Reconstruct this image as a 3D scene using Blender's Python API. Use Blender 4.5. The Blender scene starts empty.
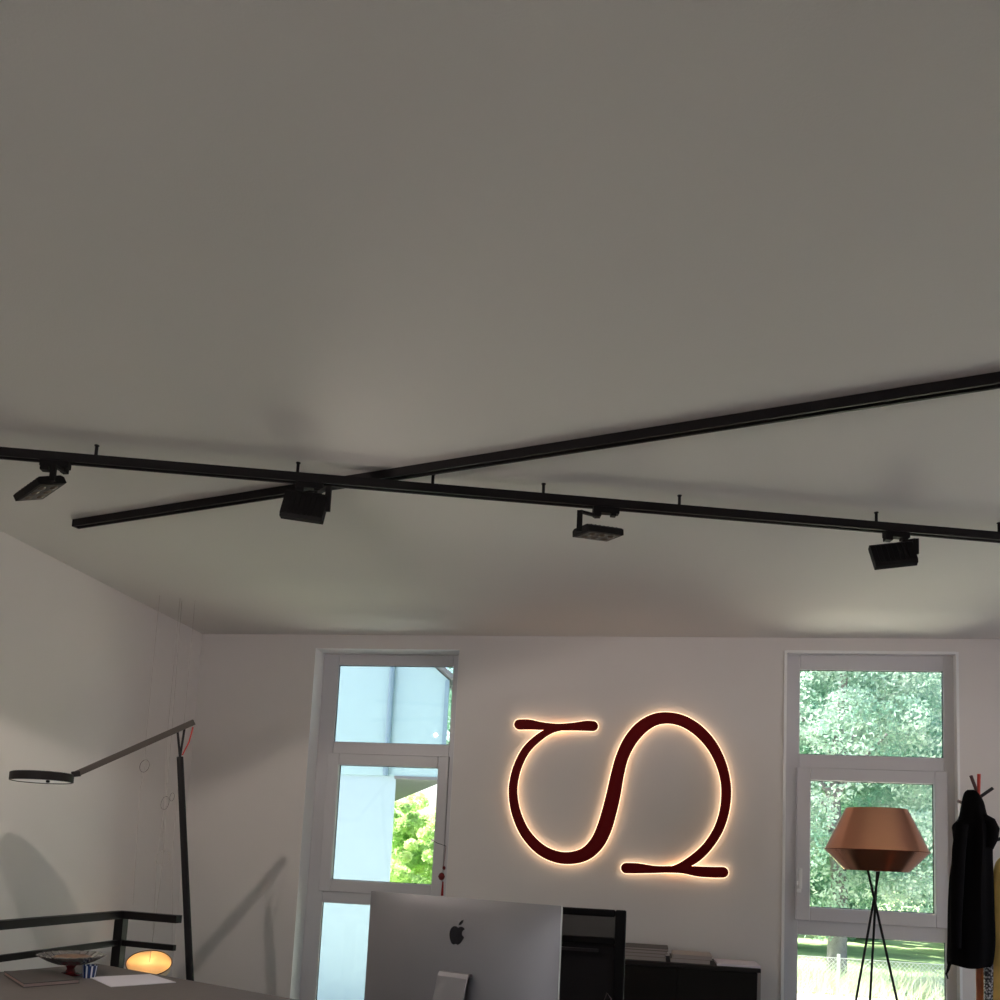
import bpy, bmesh, math, random
import numpy as np
from mathutils import Vector, Matrix, Euler
C = bpy.context.scene.collection
R = math.radians

# ------------------------------------------------------------ camera
EYE = 1.38
F, PITCH, YAW, ROLL = 889.8, 0.1174, -0.17056, 0.0487
PX, PY = 500, 750
def basis():
    f = Vector((math.sin(YAW)*math.cos(PITCH), math.cos(YAW)*math.cos(PITCH), math.sin(PITCH)))
    r0 = Vector((math.cos(YAW), -math.sin(YAW), 0)); u0 = r0.cross(f)
    r = r0*math.cos(ROLL) + u0*math.sin(ROLL); u = u0*math.cos(ROLL) - r0*math.sin(ROLL)
    return r, u, f
CR, CU, CF = basis()
cam = bpy.data.objects.new('camera', bpy.data.cameras.new('camera')); C.objects.link(cam)
M = Matrix((CR, CU, -CF)).transposed().to_4x4(); M.translation = (0, 0, EYE)
cam.matrix_world = M
cam.data.sensor_width = 36; cam.data.sensor_fit = 'HORIZONTAL'; cam.data.lens = 36*F/1000; cam.data.shift_y = 0.25
cam.data.clip_start = .05; cam.data.clip_end = 500
bpy.context.scene.camera = cam
def ray(px, py): return CF*F + CR*(px-PX) - CU*(py-PY)
def atY(px, py, Y):
    d = ray(px, py); return Vector((0, 0, EYE)) + d*(Y/d.y)
def atZ(px, py, Z):
    d = ray(px, py); return Vector((0, 0, EYE)) + d*((Z-EYE)/d.z)

# ------------------------------------------------------------ world, sun, exposure
sc = bpy.context.scene
w = bpy.data.worlds.new('sky'); sc.world = w; w.use_nodes = True
nt = w.node_tree; sky = nt.nodes.new('ShaderNodeTexSky'); sky.sky_type = 'NISHITA'; sky.sun_disc = False
sky.sun_elevation = R(52); sky.sun_rotation = R(-85); sky.dust_density = 3.0; sky.air_density = 1.0
nt.links.new(sky.outputs[0], nt.nodes['Background'].inputs[0]); nt.nodes['Background'].inputs[1].default_value = 0.52
sl = bpy.data.lights.new('sun', 'SUN'); sl.energy = 19; sl.color = (1, .96, .9); sl.angle = R(.6)
so = bpy.data.objects.new('sun', sl); C.objects.link(so)
so.rotation_euler = Vector((.75, -.10, -.85)).to_track_quat('-Z', 'Y').to_euler()
vs = sc.view_settings; vs.view_transform = 'Standard'; vs.look = 'None'; vs.gamma = 1; vs.use_curve_mapping = False
vs.exposure = 0.08

CEIL = 2.852; WB = 5.8; WL = -3.206; WR = 3.6; WF = -3.2
def portal(name, loc, rot, sx, sy):
    l = bpy.data.lights.new(name, 'AREA'); l.shape = 'RECTANGLE'; l.size = sx; l.size_y = sy; l.cycles.is_portal = True
    o = bpy.data.objects.new(name, l); C.objects.link(o); o.location = loc; o.rotation_euler = rot
portal('window_portal', (-1.828, WB+.32, 1.42), (R(-90), 0, 0), 1.0, 2.6)
portal('window_portal', (1.336, WB+.32, 1.42), (R(-90), 0, 0), 1.0, 2.6)
portal('window_portal', (-1.5, WF-.25, 1.3), (R(90), 0, 0), 2.8, 2.2)
portal('window_portal', (WR+.25, 3.6, 1.2), (0, R(90), 0), 2.0, 3.0)

# ------------------------------------------------------------ helpers
def srgb(*c): return tuple(((v/255/12.92) if v/255 <= .04045 else ((v/255+.055)/1.055)**2.4) for v in c) + (1,)
MATS = {}
def mat(name, col, rough=.6, metal=0, var=.0, vscale=8, bump=0, bscale=200, spec=.5, **kw):
    if name in MATS: return MATS[name]
    m = bpy.data.materials.new(name); m.use_nodes = True; MATS[name] = m
    n = m.node_tree; b = n.nodes['Principled BSDF']
    b.inputs['Roughness'].default_value = rough; b.inputs['Metallic'].default_value = metal
    b.inputs['Specular IOR Level'].default_value = spec
    for k, v in kw.items(): b.inputs[k.replace('_', ' ')].default_value = v
    tc = n.nodes.new('ShaderNodeTexCoord')
    nz = n.nodes.new('ShaderNodeTexNoise'); nz.inputs['Scale'].default_value = vscale; nz.inputs['Detail'].default_value = 4
    n.links.new(tc.outputs['Object'], nz.inputs['Vector'])
    cr = n.nodes.new('ShaderNodeValToRGB')
    a = [max(0, c*(1-var)) for c in col[:3]]; d = [min(1, c*(1+var)) for c in col[:3]]
    cr.color_ramp.elements[0].color = (*a, 1); cr.color_ramp.elements[1].color = (*d, 1)
    cr.color_ramp.elements[0].position = .3; cr.color_ramp.elements[1].position = .7
    n.links.new(nz.outputs['Fac'], cr.inputs[0]); n.links.new(cr.outputs[0], b.inputs['Base Color'])
    if bump:
        n2 = n.nodes.new('ShaderNodeTexNoise'); n2.inputs['Scale'].default_value = bscale
        n.links.new(tc.outputs['Object'], n2.inputs['Vector'])
        bp = n.nodes.new('ShaderNodeBump'); bp.inputs['Strength'].default_value = bump; bp.inputs['Distance'].default_value = .002
        n.links.new(n2.outputs['Fac'], bp.inputs['Height']); n.links.new(bp.outputs[0], b.inputs['Normal'])
    return m
def emis(name, col, st):
    m = mat(name, col); b = m.node_tree.nodes['Principled BSDF']
    b.inputs['Emission Color'].default_value = col; b.inputs['Emission Strength'].default_value = st
    return m
def mixmat(name, make):
    m = bpy.data.materials.new(name); m.use_nodes = True; n = m.node_tree; n.nodes.clear()
    out = n.nodes.new('ShaderNodeOutputMaterial'); n.links.new(make(n), out.inputs[0]); MATS[name] = m; return m

class MB:
    def __init__(s): s.v = []; s.f = []
    def add(s, v, f):
        o = len(s.v); s.v += [tuple(p) for p in v]; s.f += [tuple(i+o for i in q) for q in f]; return s
    def box(s, lo, hi):
        x0, y0, z0 = lo; x1, y1, z1 = hi
        return s.add([(x0,y0,z0),(x1,y0,z0),(x1,y1,z0),(x0,y1,z0),(x0,y0,z1),(x1,y0,z1),(x1,y1,z1),(x0,y1,z1)],
                     [(3,2,1,0),(4,5,6,7),(0,1,5,4),(1,2,6,5),(2,3,7,6),(3,0,4,7)])
    def obox(s, c, sz, rot):
        m = MB().box([-a/2 for a in sz], [a/2 for a in sz]); rr = rot if isinstance(rot, Matrix) else Euler(rot).to_matrix()
        return s.add([rr @ Vector(p) + Vector(c) for p in m.v], m.f)
    def prism(s, poly, p0, p1, up=(0, 0, 1)):
        p0 = Vector(p0); p1 = Vector(p1); d = (p1-p0).normalized(); sd = d.cross(Vector(up)).normalized(); u = sd.cross(d)
        n = len(poly); v = [p + sd*a + u*b for p in (p0, p1) for a, b in poly]
        return s.add(v, [tuple(range(n-1, -1, -1)), tuple(range(n, 2*n))] + [(i, (i+1) % n, n+(i+1) % n, n+i) for i in range(n)])
    def bar(s, p0, p1, w_, h, up=(0, 0, 1)):
        return s.prism([(-w_/2, -h/2), (w_/2, -h/2), (w_/2, h/2), (-w_/2, h/2)], p0, p1, up)
    def tube(s, pts, r, n=10, closed=False):
        pts = [Vector(p) for p in pts]; N = len(pts); rs = r if isinstance(r, (list, tuple)) else [r]*N
        v = []; prev = None
        for i, p in enumerate(pts):
            a = pts[(i-1) % N] if (i or closed) else p; b = pts[(i+1) % N] if (i < N-1 or closed) else p
            t = (b-a).normalized()
            if prev is None: prev = t.orthogonal().normalized()
            x = (prev - t*prev.dot(t)).normalized(); y = t.cross(x); prev = x
            for k in range(n):
                an = 2*math.pi*k/n; v.append(p + (x*math.cos(an) + y*math.sin(an))*rs[i])
        f = []
        for i in range(N if closed else N-1):
            j = (i+1) % N
            for k in range(n): f.append((i*n+k, i*n+(k+1) % n, j*n+(k+1) % n, j*n+k))
        if not closed: f += [tuple(range(n-1, -1, -1)), tuple((N-1)*n+k for k in range(n))]
        return s.add(v, f)
    def lathe(s, prof, c=(0, 0, 0), n=48, rot=None, flute=0, nf=24):
        v = []; N = len(prof); c = Vector(c)
        for r_, z in prof:
            for k in range(n):
                an = 2*math.pi*k/n; rr = r_*(1 + flute*math.cos(an*nf))
                p = Vector((rr*math.cos(an), rr*math.sin(an), z))
                if rot is not None: p = rot @ p
                v.append(p + c)
        f = [(i*n+k, i*n+(k+1) % n, (i+1)*n+(k+1) % n, (i+1)*n+k) for i in range(N-1) for k in range(n)]
        if prof[0][0] > 0: f.append(tuple(range(n-1, -1, -1)))
        if prof[-1][0] > 0: f.append(tuple((N-1)*n+k for k in range(n)))
        return s.add(v, f)
    def build(s, name, m, parent=None, smooth=False, bevel=0):
        me = bpy.data.meshes.new(name); 
        vv = s.v
        if parent is not None:
            off = parent_world(parent); vv = [tuple(Vector(p) - off) for p in s.v]
            root = None
        me.from_pydata(vv, [], s.f); me.materials.append(m)
        bm = bmesh.new(); bm.from_mesh(me); bmesh.ops.recalc_face_normals(bm, faces=bm.faces); bm.to_mesh(me); bm.free()
        if smooth:
            me.polygons.foreach_set('use_smooth', [True]*len(me.polygons))
            me.set_sharp_from_angle(angle=R(38))
        o = bpy.data.objects.new(name, me); C.objects.link(o)
        if parent is not None: o.parent = parent
        if bevel:
            b = o.modifiers.new('bevel', 'BEVEL'); b.width = bevel; b.segments = 2; b.limit_method = 'ANGLE'
        return o
def parent_world(p):
    v = Vector((0, 0, 0))
    while p is not None: v += Vector(p.location); p = p.parent
    return v
# Every thing is an Empty at its base; part coordinates are given in world space and stored relative to it.
def thing(name, label, cat, loc, group=None):
    o = bpy.data.objects.new(name, None); o.empty_display_size = .1; C.objects.link(o); o.location = loc
    return tag(o, label, cat, group)
def tag(o, label, cat, group=None, kind=None):
    o['label'] = label; o['category'] = cat
    if group: o['group'] = group
    if kind: o['kind'] = kind
    return o
def struct(o, label=None):
    o['kind'] = 'structure'
    if label: o['label'] = label
    return o

wallM = mat('wall_plaster', srgb(222, 217, 212), .85, var=.02, vscale=1.2, bump=.25, bscale=140)
ceilM = mat('ceiling_plaster', srgb(222, 219, 213), .9, var=.02, vscale=.8, bump=.25, bscale=160)
whiteM = mat('white_reveal_paint', srgb(238, 238, 236), .6)
frameM = mat('white_upvc', srgb(205, 203, 205), .35)
gasketM = mat('black_gasket', srgb(25, 30, 32), .6)
blackM = mat('black_metal', srgb(20, 16, 17), .5, spec=.25)
blackP = mat('black_plastic', srgb(14, 11, 12), .55, spec=.2)
deskM = mat('desk_laminate', srgb(112, 104, 100), .5, var=.05, vscale=30)
copperM = mat('copper', srgb(232, 168, 136), .17, 1, var=.03, vscale=3, Anisotropic=.7)
_n = copperM.node_tree; _t = _n.nodes.new('ShaderNodeTangent'); _t.direction_type = 'RADIAL'; _t.axis = 'Z'; _n.links.new(_t.outputs[0], _n.nodes['Principled BSDF'].inputs['Tangent'])
copperIn = mat('copper_inner', srgb(200, 140, 110), .4, 1)
alu = mat('aluminium', srgb(160, 158, 160), .5, .8, var=.02)
redM = mat('red_paint', srgb(190, 40, 30), .5)
paperM = mat('paper', srgb(232, 226, 232), .7)
floorM = mat('floor_boards', srgb(88, 72, 60), .45, var=.15, vscale=4)

def glass(name='window_glass', tint=(1, 1, 1, 1), refl=.06):
    if name in MATS: return MATS[name]
    def mk(n):
        t = n.nodes.new('ShaderNodeBsdfTransparent'); t.inputs[0].default_value = tint
        g = n.nodes.new('ShaderNodeBsdfGlossy'); g.inputs['Roughness'].default_value = .02
        fr = n.nodes.new('ShaderNodeFresnel'); fr.inputs[0].default_value = 1.25
        mx = n.nodes.new('ShaderNodeMixShader'); n.links.new(fr.outputs[0], mx.inputs[0])
        n.links.new(t.outputs[0], mx.inputs[1]); n.links.new(g.outputs[0], mx.inputs[2]); return mx.outputs[0]
    return mixmat(name, mk)

# ------------------------------------------------------------ room shell
T = .36
LX0, LX1, RX0, RX1, WTOP, WBOT = -2.343, -1.313, .829, 1.843, 2.755, .06
m = MB()
y0, y1 = WB, WB+.215
for a, b in ((WL-T, LX0), (LX1, RX0), (RX1, WR+T)): m.box((a, y0, -.2), (b, y1, CEIL+.3))
for a, b in ((LX0, LX1), (RX0, RX1)):
    m.box((a, y0, WTOP), (b, y1, CEIL+.3)); m.box((a, y0, -.2), (b, y1, WBOT))
struct(m.build('wall_back', wallM), 'pale plastered back wall with two tall windows')
struct(MB().box((WL-T, WF-T, -.2), (WL, WB, CEIL+.3)).build('wall_left', wallM), 'plain pale plastered left wall')
m = MB()
struct(MB().box((WR, WF, -.2), (WR+T, 2.1, CEIL+.3)).build('wall_right', mat('added_red_bounce', srgb(150, 52, 44), .8)))  # unseen section, red added to tint and dim the bounce on the ceiling
m.box((WR, 5.1, -.2), (WR+T, WB, CEIL+.3)).box((WR, 2.1, 2.2), (WR+T, 5.1, CEIL+.3)).box((WR, 2.1, -.2), (WR+T, 5.1, .2))
struct(m.build('wall_right', wallM))
m = MB()
m.box((WL, WF-T, -.2), (-2.9, WF, CEIL+.3)).box((-.1, WF-T, -.2), (WR+T, WF, CEIL+.3)).box((-2.9, WF-T, 2.45), (-.1, WF, CEIL+.3)).box((-2.9, WF-T, -.2), (-.1, WF, .15))
struct(m.build('wall_front', wallM))
struct(MB().box((WL, WF, CEIL), (WR, WB, CEIL+.3)).build('ceiling', ceilM), 'plain pale plastered ceiling')
struct(MB().box((WL, WF, -.2), (WR, WB, 0)).build('floor', floorM))
struct(MB().box((WL, WB-.015, 0), (LX0, WB, .08)).box((LX1, WB-.015, 0), (RX0, WB, .08)).box((RX1, WB-.015, 0), (WR, WB, .08)).build('baseboard_back', whiteM))
struct(MB().box((WL, WF, 0), (WL+.015, WB-.015, .08)).build('baseboard_left', whiteM))

def ring(m, x0, x1, z0, z1, y0, y1, wl, wr=None, wb=None, wt=None):
    wr = wl if wr is None else wr; wb = wl if wb is None else wb; wt = wl if wt is None else wt
    m.box((x0, y0, z0), (x0+wl, y1, z1)); m.box((x1-wr, y0, z0), (x1, y1, z1))
    m.box((x0+wl, y0, z0), (x1-wr, y1, z0+wb)); m.box((x0+wl, y0, z1-wt), (x1-wr, y1, z1)); return m
def window(idx, x0, x1, yf, ys, g, label, handle_left=True, bead=False):
    # g: dict of glass rectangles (upper, middle, lower) as x0,x1,z0,z1 on the frame plane
    o = bpy.data.objects.new('window_%d' % idx, None); C.objects.link(o); o.location = ((x0+x1)/2, WB, WBOT); o['kind'] = 'structure'; o['label'] = label
    yb = yf+.036
    ub, mb, lb = g['upper'], g['middle'], g['lower']
    m = MB()
    cuts = [(WTOP-.001, ub[3]), (ub[2], mb[3]+.055), (mb[2]-.055, lb[3])]
    m.box((x0, yf, WBOT), (ub[0], yb, WTOP)); m.box((ub[1], yf, WBOT), (x1, yb, WTOP))
    for a, b in cuts: m.box((ub[0], yf, b), (ub[1], yb, a))
    m.box((ub[0], yf, WBOT), (ub[1], yb, WBOT+.09))
    m.build('window_frame', frameM, o, bevel=.004)
    m = MB(); ring(m, mb[0]-.085, mb[1]+.075, mb[2]-.085, mb[3]+.08, ys, ys+.06, .085, .075, .085, .08)
    sash = m.build('sash', frameM, o, bevel=.006)
    if handle_left:
        hz = (mb[2]+mb[3])/2 - .28; hx = mb[0]-.068
        MB().box((hx-.014, ys-.012, hz-.03), (hx+.014, ys, hz+.04)).box((hx-.01, ys-.05, hz-.005), (hx+.01, ys-.01, hz+.02)).box((hx-.011, ys-.06, hz-.005), (hx+.011, ys-.042, hz+.12)).build('handle', whiteM, sash, bevel=.003)
    for k, q in g.items():
        yy = yb - .009
        MB().box((q[0]-.012, yy, q[2]-.012), (q[1]+.012, yy+.006, q[3]+.012)).build('glass_pane', glass(), o)
        m = MB(); ring(m, q[0]-.002, q[1]+.002, q[2]-.002, q[3]+.002, yy-.012, yy-.001, .005); m.build('gasket', gasketM, o)
    if bead:
        m = MB()
        m.box((x0-.012, WB-.008, WBOT), (x0+.005, WB+.012, WTOP+.012)).box((x1-.003, WB-.008, WBOT), (x1+.012, WB+.012, WTOP+.012)).box((x0+.005, WB-.008, WTOP-.003), (x1-.003, WB+.012, WTOP+.014))
        m.build('casing_bead', whiteM, o)
    # reveal lining
    m = MB()
    m.box((x0, WB+.001, WBOT), (x0+.002, yf, WTOP)).box((x1-.002, WB+.001, WBOT), (x1, yf, WTOP)).box((x0, WB+.001, WTOP-.002), (x1, yf, WTOP))
    m.build('reveal', whiteM, o)
    MB().box((x0, WB-.02, WBOT-.02), (x1, yf, WBOT)).build('window_sill', whiteM, o)
    return o
YFL = WB+.17; YFR = WB+.05
def gr(Y, p0, p1, z0=None):
    a = atY(*p0, Y); b = atY(*p1, Y)
    return a.x, b.x, (b.z if z0 is None else z0), a.z
gU = gr(YFL, (339, 665), (457.5, 745)); gM = gr(YFL-.02, (338.6, 764.5), (434, 885)); gL = gr(YFL, (321.5, 902), (370, 1000), WBOT+.09)
x1g = LX1-.075
window(1, LX0, LX1, YFL, YFL-.02, {'upper': (gU[0], x1g, gU[2], gU[3]), 'middle': (gM[0], LX1-.14, gM[2], gM[3]), 'lower': (gU[0], x1g, WBOT+.09, gL[3])},
       'tall three-pane white window left of the red sign', False)
gU = gr(YFR, (800, 669.5), (944, 758)); gM = gr(YFR-.02, (811, 780), (936, 914)); gL = gr(YFR, (797, 934), (945, 1000), WBOT+.09)
window(2, RX0, RX1, YFR, YFR-.02, {'upper': gU, 'middle': gM, 'lower': (gU[0], gU[1], WBOT+.09, gL[3])},
       'tall three-pane white window behind the copper lamp', True, True)
# unseen windows added behind and right of the camera for daylight fill
for nm, lo, hi, ax in (('window_3', (-2.9, WF-.2, .15), (-.1, WF-.14, 2.45), 0), ('window_4', (WR+.14, 2.1, .2), (WR+.2, 5.1, 2.2), 1)):
    m = MB()
    if ax == 0:
        ring(m, lo[0], hi[0], lo[2], hi[2], lo[1], hi[1], .07)
        for x in (-1.5,): m.box((x-.035, lo[1], lo[2]+.07), (x+.035, hi[1], hi[2]-.07))
    else:
        m.box((lo[0], lo[1], lo[2]), (hi[0], lo[1]+.07, hi[2])).box((lo[0], hi[1]-.07, lo[2]), (hi[0], hi[1], hi[2]))
        m.box((lo[0], lo[1]+.07, lo[2]), (hi[0], hi[1]-.07, lo[2]+.07)).box((lo[0], lo[1]+.07, hi[2]-.07), (hi[0], hi[1]-.07, hi[2])).box((lo[0], 3.57, lo[2]+.07), (hi[0], 3.63, hi[2]-.07))
    o = struct(m.build(nm, frameM))

# ------------------------------------------------------------ ceiling tracks
def track(p0, p1, name, label):
    base = (Vector(p0)+Vector(p1))/2
    o = thing(name, label, 'lighting track', base)
    h, ww = .034, .038
    prof = [(-ww/2, h/2), (-ww/2, -h/2), (-.010, -h/2), (-.010, -h/2+.004), (-.013, -h/2+.004), (-.013, h/2-.008), (.013, h/2-.008), (.013, -h/2+.004), (.010, -h/2+.004), (.010, -h/2), (ww/2, -h/2), (ww/2, h/2)]
    MB().prism(prof, p0, p1).build('rail_body', blackM, o)
    d = (Vector(p1)-Vector(p0)).normalized()
    for e in (Vector(p0)-d*.004, Vector(p1)+d*.004):
        MB().bar(e-d*.006, e+d*.006, .038, .034).build('end_cap', blackP, o)
    return o
Z1 = CEIL-.063; Z2 = CEIL-.018
A1 = atZ(0, 453, Z1); B1 = atZ(1000, 537.5, Z1); d1 = (B1-A1).normalized()
A2 = atZ(77, 524, Z2); B2 = atZ(1000, 380, Z2); d2 = (B2-A2).normalized()
A1e = A1 - d1*.62; B1e = B1 + d1*.9; B2e = B2 + d2*1.3
t1 = track(A1e, B1e, 'lighting_track', 'long black track hung on short rods with four spotlights')
t2 = track(A2, B2e, 'lighting_track', 'black track fixed flush to the ceiling crossing above the other one')
nrm = Vector((-d1.y, d1.x, 0))
def on1(px):  # point of the hung track in the image column px
    for k in range(4001):
        p = A1e + (B1e-A1e)*(k/4000); q = p-Vector((0, 0, EYE))
        if PX + F*q.dot(CR)/q.dot(CF) >= px: return p
for px in (95, 297, 432, 543, 679, 876, 999):
    p = on1(px)
    MB().tube([(p.x, p.y, Z1+.014), (p.x, p.y, CEIL-.001)], .0062, 10).lathe([(.009, CEIL-.003), (.009, CEIL)], (p.x, p.y, 0), 16).build('hanging_rod', blackM, t1, True)

headM = mat('spot_black', srgb(15, 12, 12), .6, spec=.2)
lensM = mat('spot_lens', srgb(96, 84, 74), .25)
faceM = mat('spot_face', srgb(48, 38, 32), .5)
def spot(px, off, hc, rot, arm, label, lit=0):
    p = on1(px); zb = Z1-.016
    o = thing('track_spotlight', label, 'spotlight', (p.x, p.y, zb), 'spotlights on the hung track')
    dirs = Matrix((d1, nrm, Vector((0, 0, 1)))).transposed()
    m = MB(); m.obox((p.x, p.y, zb-.012), (.105, .032, .024), dirs); m.obox(Vector((p.x, p.y, zb-.028))+d1*(-.035), (.03, .03, .022), dirs); m.obox(Vector((p.x, p.y, zb-.026))+d1*.03, (.022, .026, .014), dirs)
    m.build('adapter', blackP, o, bevel=.002)
    if len(rot) == 2:   # two in-plane axes given as vectors
        ax = Vector(rot[0]).normalized(); ay = Vector(rot[1]); ay = (ay-ax*ay.dot(ax)).normalized(); rr = Matrix((ax, ay, ax.cross(ay))).transposed()
    else: rr = Euler([R(a) for a in rot]).to_matrix()
    c = p + Vector(hc); c.z = zb + hc[2]
    L, W_, H = .165, .115, .030
    m = MB()
    # housing: open box with rim, chamfered top
    poly = [(-W_/2, -H/2), (W_/2, -H/2), (W_/2, H/4), (W_/2-.012, H/2), (-W_/2+.012, H/2), (-W_/2, H/4)]
    q = MB().prism(poly, (-L/2, 0, 0), (L/2, 0, 0)); m.add([rr@Vector(v)+c for v in q.v], q.f)
    for k in range(7):
        q = MB().box((-L/2+.02+k*.02, -W_/2+.015, H/2), (-L/2+.026+k*.02, W_/2-.015, H/2+.0025)); m.add([rr@Vector(v)+c for v in q.v], q.f)
    hd = m.build('lamp_head', headM, o)
    q = MB().box((-L/2+.01, -W_/2+.01, -H/2-.002), (L/2-.01, W_/2-.01, -H/2)); MB().add([rr@Vector(v)+c for v in q.v], q.f).build('face_plate', faceM, hd)
    for i in range(3):
        for j in range(2):
            q = MB().lathe([(.0, -H/2-.008), (.012, -H/2-.006), (.016, -H/2-.002)], ((i-1)*.045, (j-.5)*.05, 0), 16)
            MB().add([rr@Vector(v)+c for v in q.v], q.f).build('lens', lensM, hd, True)
    # bracket: from adapter foot, out and to the short side of the head
    s = arm
    foot = Vector((p.x, p.y, zb-.03)) + d1*(-.035 if s < 0 else .035)
    side = c + rr@Vector((s*(L/2+.006), 0, 0))
    up = Vector((side.x, side.y, min(foot.z, max(side.z+.03, foot.z-.012))))
    MB().bar(foot+Vector((0, 0, .01)), foot-Vector((0, 0, .012)), .022, .022, (1, 0, 0)).bar(foot-Vector((0, 0, .006)), up, .014, .010).bar(up+Vector((0, 0, .004)), side-Vector((0, 0, .008)), .010, .022, (1, 0.001, 0)).build('bracket', blackP, o)
    if lit:
        l = bpy.data.lights.new('spot_lamp', 'SPOT'); l.energy = lit; l.spot_size = R(162); l.spot_blend = .10; l.color = (1, .88, .80); l.shadow_soft_size = .010
        lo = bpy.data.objects.new('spot_lamp', l); C.objects.link(lo); lo.parent = o
        nn = Vector((.40, .05, -.917)); lo.location = c + rr @ Vector((0, 0, -1))*.055 - Vector((p.x, p.y, zb)); lo.rotation_euler = nn.to_track_quat('-Z', 'Y').to_euler()
    return o
spot(56, 0, (-.04, -.02, -.112), ((.9, -.42, .20), (0, .9, .32)), 1, 'leftmost track spotlight, head tilted sideways beside the left wall', 36)
spot(310, 0, (.012, -.06, -.118), (80, 7, 6), 1, 'black track spotlight beneath the crossing of the two tracks', 0)
spot(606, 0, (-.027, -.02, -.108), (4, -6, 38), -1, 'track spotlight with level head showing its small lenses, above the red sign', 0)
spot(896, 0, (-.02, -.03, -.105), (66, -7, 2), 1, 'rightmost track spotlight, above the window with the copper lamp', 0)

# ------------------------------------------------------------ illuminated sign
def catmull(pts, n=10):
    out = []; P = [np.array(p, float) for p in pts]; P = [2*P[0]-P[1]] + P + [2*P[-1]-P[-2]]
    for i in range(1, len(P)-2):
        for k in range(n):
            t = k/n; a, b, c, d = P[i-1:i+3]
            out.append(.5*((2*b) + (-a+c)*t + (2*a-5*b+4*c-d)*t*t + (-a+3*b-3*c+d)*t**3))
    out.append(P[-2]); return out
S1 = [(290,142,18),(235,154,24),(185,184,29),(140,228,31),(110,283,32),(93,340,33),(88,400,34),(101,475,36),(135,550,39),(190,610,43),(250,640,45),(310,646,47),(367,630,51),(410,590,55),(438,535,57),(458,470,56),(475,400,54),(490,325,50),(508,258,48),(538,196,50),(582,144,50),(635,113,46),(690,107,43),(745,120,43),(800,154,43),(850,208,41),(885,273,38),(904,338,36),(909,400,36),(901,470,35),(878,538,35),(838,600,35),(790,646,36),(735,678,28),(690,690,18)]
S2 = [(112,132,40),(150,132,39),(200,138,30),(260,142,26),(320,140,30),(370,137,39),(396,138,39)]
S3 = [(524,685,40),(570,686,38),(630,690,28),(680,690,25),(740,690,30),(800,698,38),(860,701,40),(896,701,40)]
def stroke(m, pts, grow, ya, yb, dy=0):
    cs = catmull(pts); k = .26; L = []; Rr = []; cen = []
    P = []
    for c in cs:
        q = atY(490+c[0]*k, 690+c[1]*k, ya); P.append((np.array([q.x, q.z]), c[2]*k/F*ya*.5*1.0 + grow))
    N = len(P); left = []; right = []
    for i in range(N):
        a = P[max(i-1, 0)][0]; b = P[min(i+1, N-1)][0]; t = (b-a)/np.linalg.norm(b-a); n_ = np.array([-t[1], t[0]])
        left.append(P[i][0]+n_*P[i][1]); right.append(P[i][0]-n_*P[i][1])
        if i == 0: t0 = t
    def cap(c, r, t, n_=10):
        a0 = math.atan2(t[1], t[0]); return [c + r*np.array([math.cos(a0+math.pi/2-math.pi*j/n_), math.sin(a0+math.pi/2-math.pi*j/n_)]) for j in range(1, n_)]
    capE = cap(P[-1][0], P[-1][1], t); capS = cap(P[0][0], P[0][1], -t0)
    v = []; f = []
    for y in (ya+dy, yb):
        for i in range(N): v.append((left[i][0], y, left[i][1])); v.append((right[i][0], y, right[i][1]))
    o2 = 2*N
    for i in range(N-1):
        a, b, c, d = 2*i, 2*i+1, 2*i+3, 2*i+2
        f += [(a, b, c, d), (o2+d, o2+c, o2+b, o2+a), (a, d, o2+d, o2+a), (c, b, o2+b, o2+c)]
    m.add(v, f)
    for cp, la, rb in ((capE, left[-1], right[-1]), (capS, right[0], left[0])):
        poly = [la] + cp + [rb]; n = len(poly)
        v = [(q[0], y, q[1]) for y in (ya+dy, yb) for q in poly]
        m.add(v, [tuple(range(n)), tuple(range(2*n-1, n-1, -1))] + [(i, i+1, n+i+1, n+i) for i in range(n-1)])
signM = mat('dark_red_acrylic', srgb(104, 4, 6), .6, spec=.12)
haloM = emis('warm_led_acrylic', (1, .72, .47, 1), 1.7)
sc_ = atY(620, 795, WB)
sg = thing('wall_sign', 'large dark red curved emblem sign with a warm glowing halo between the windows', 'sign', (sc_.x, WB, sc_.z))
m = MB(); stroke(m, S1, 0, WB-.055, WB-.036); stroke(m, S2, 0, WB-.055, WB-.036, -.0006); stroke(m, S3, 0, WB-.055, WB-.036, -.0006)
m.build('sign_face', signM, sg)
m = MB()
for s_ in (S1, S2, S3): stroke(m, s_, .0045, WB-.036, WB-.022)
m.build('backlight_layer', haloM, sg)
for px, py in ((520, 840), (612, 800), (727, 790), (560, 727), (640, 869)):
    q = atY(px, py, WB-.03); 
for px, py in ((514, 797), (609, 797), (725, 797), (566, 857)):
    q = atY(px, py, WB-.02); MB().tube([(q.x, WB-.023, q.z), (q.x, WB, q.z)], .004, 8).build('standoff', blackM, sg)

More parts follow.
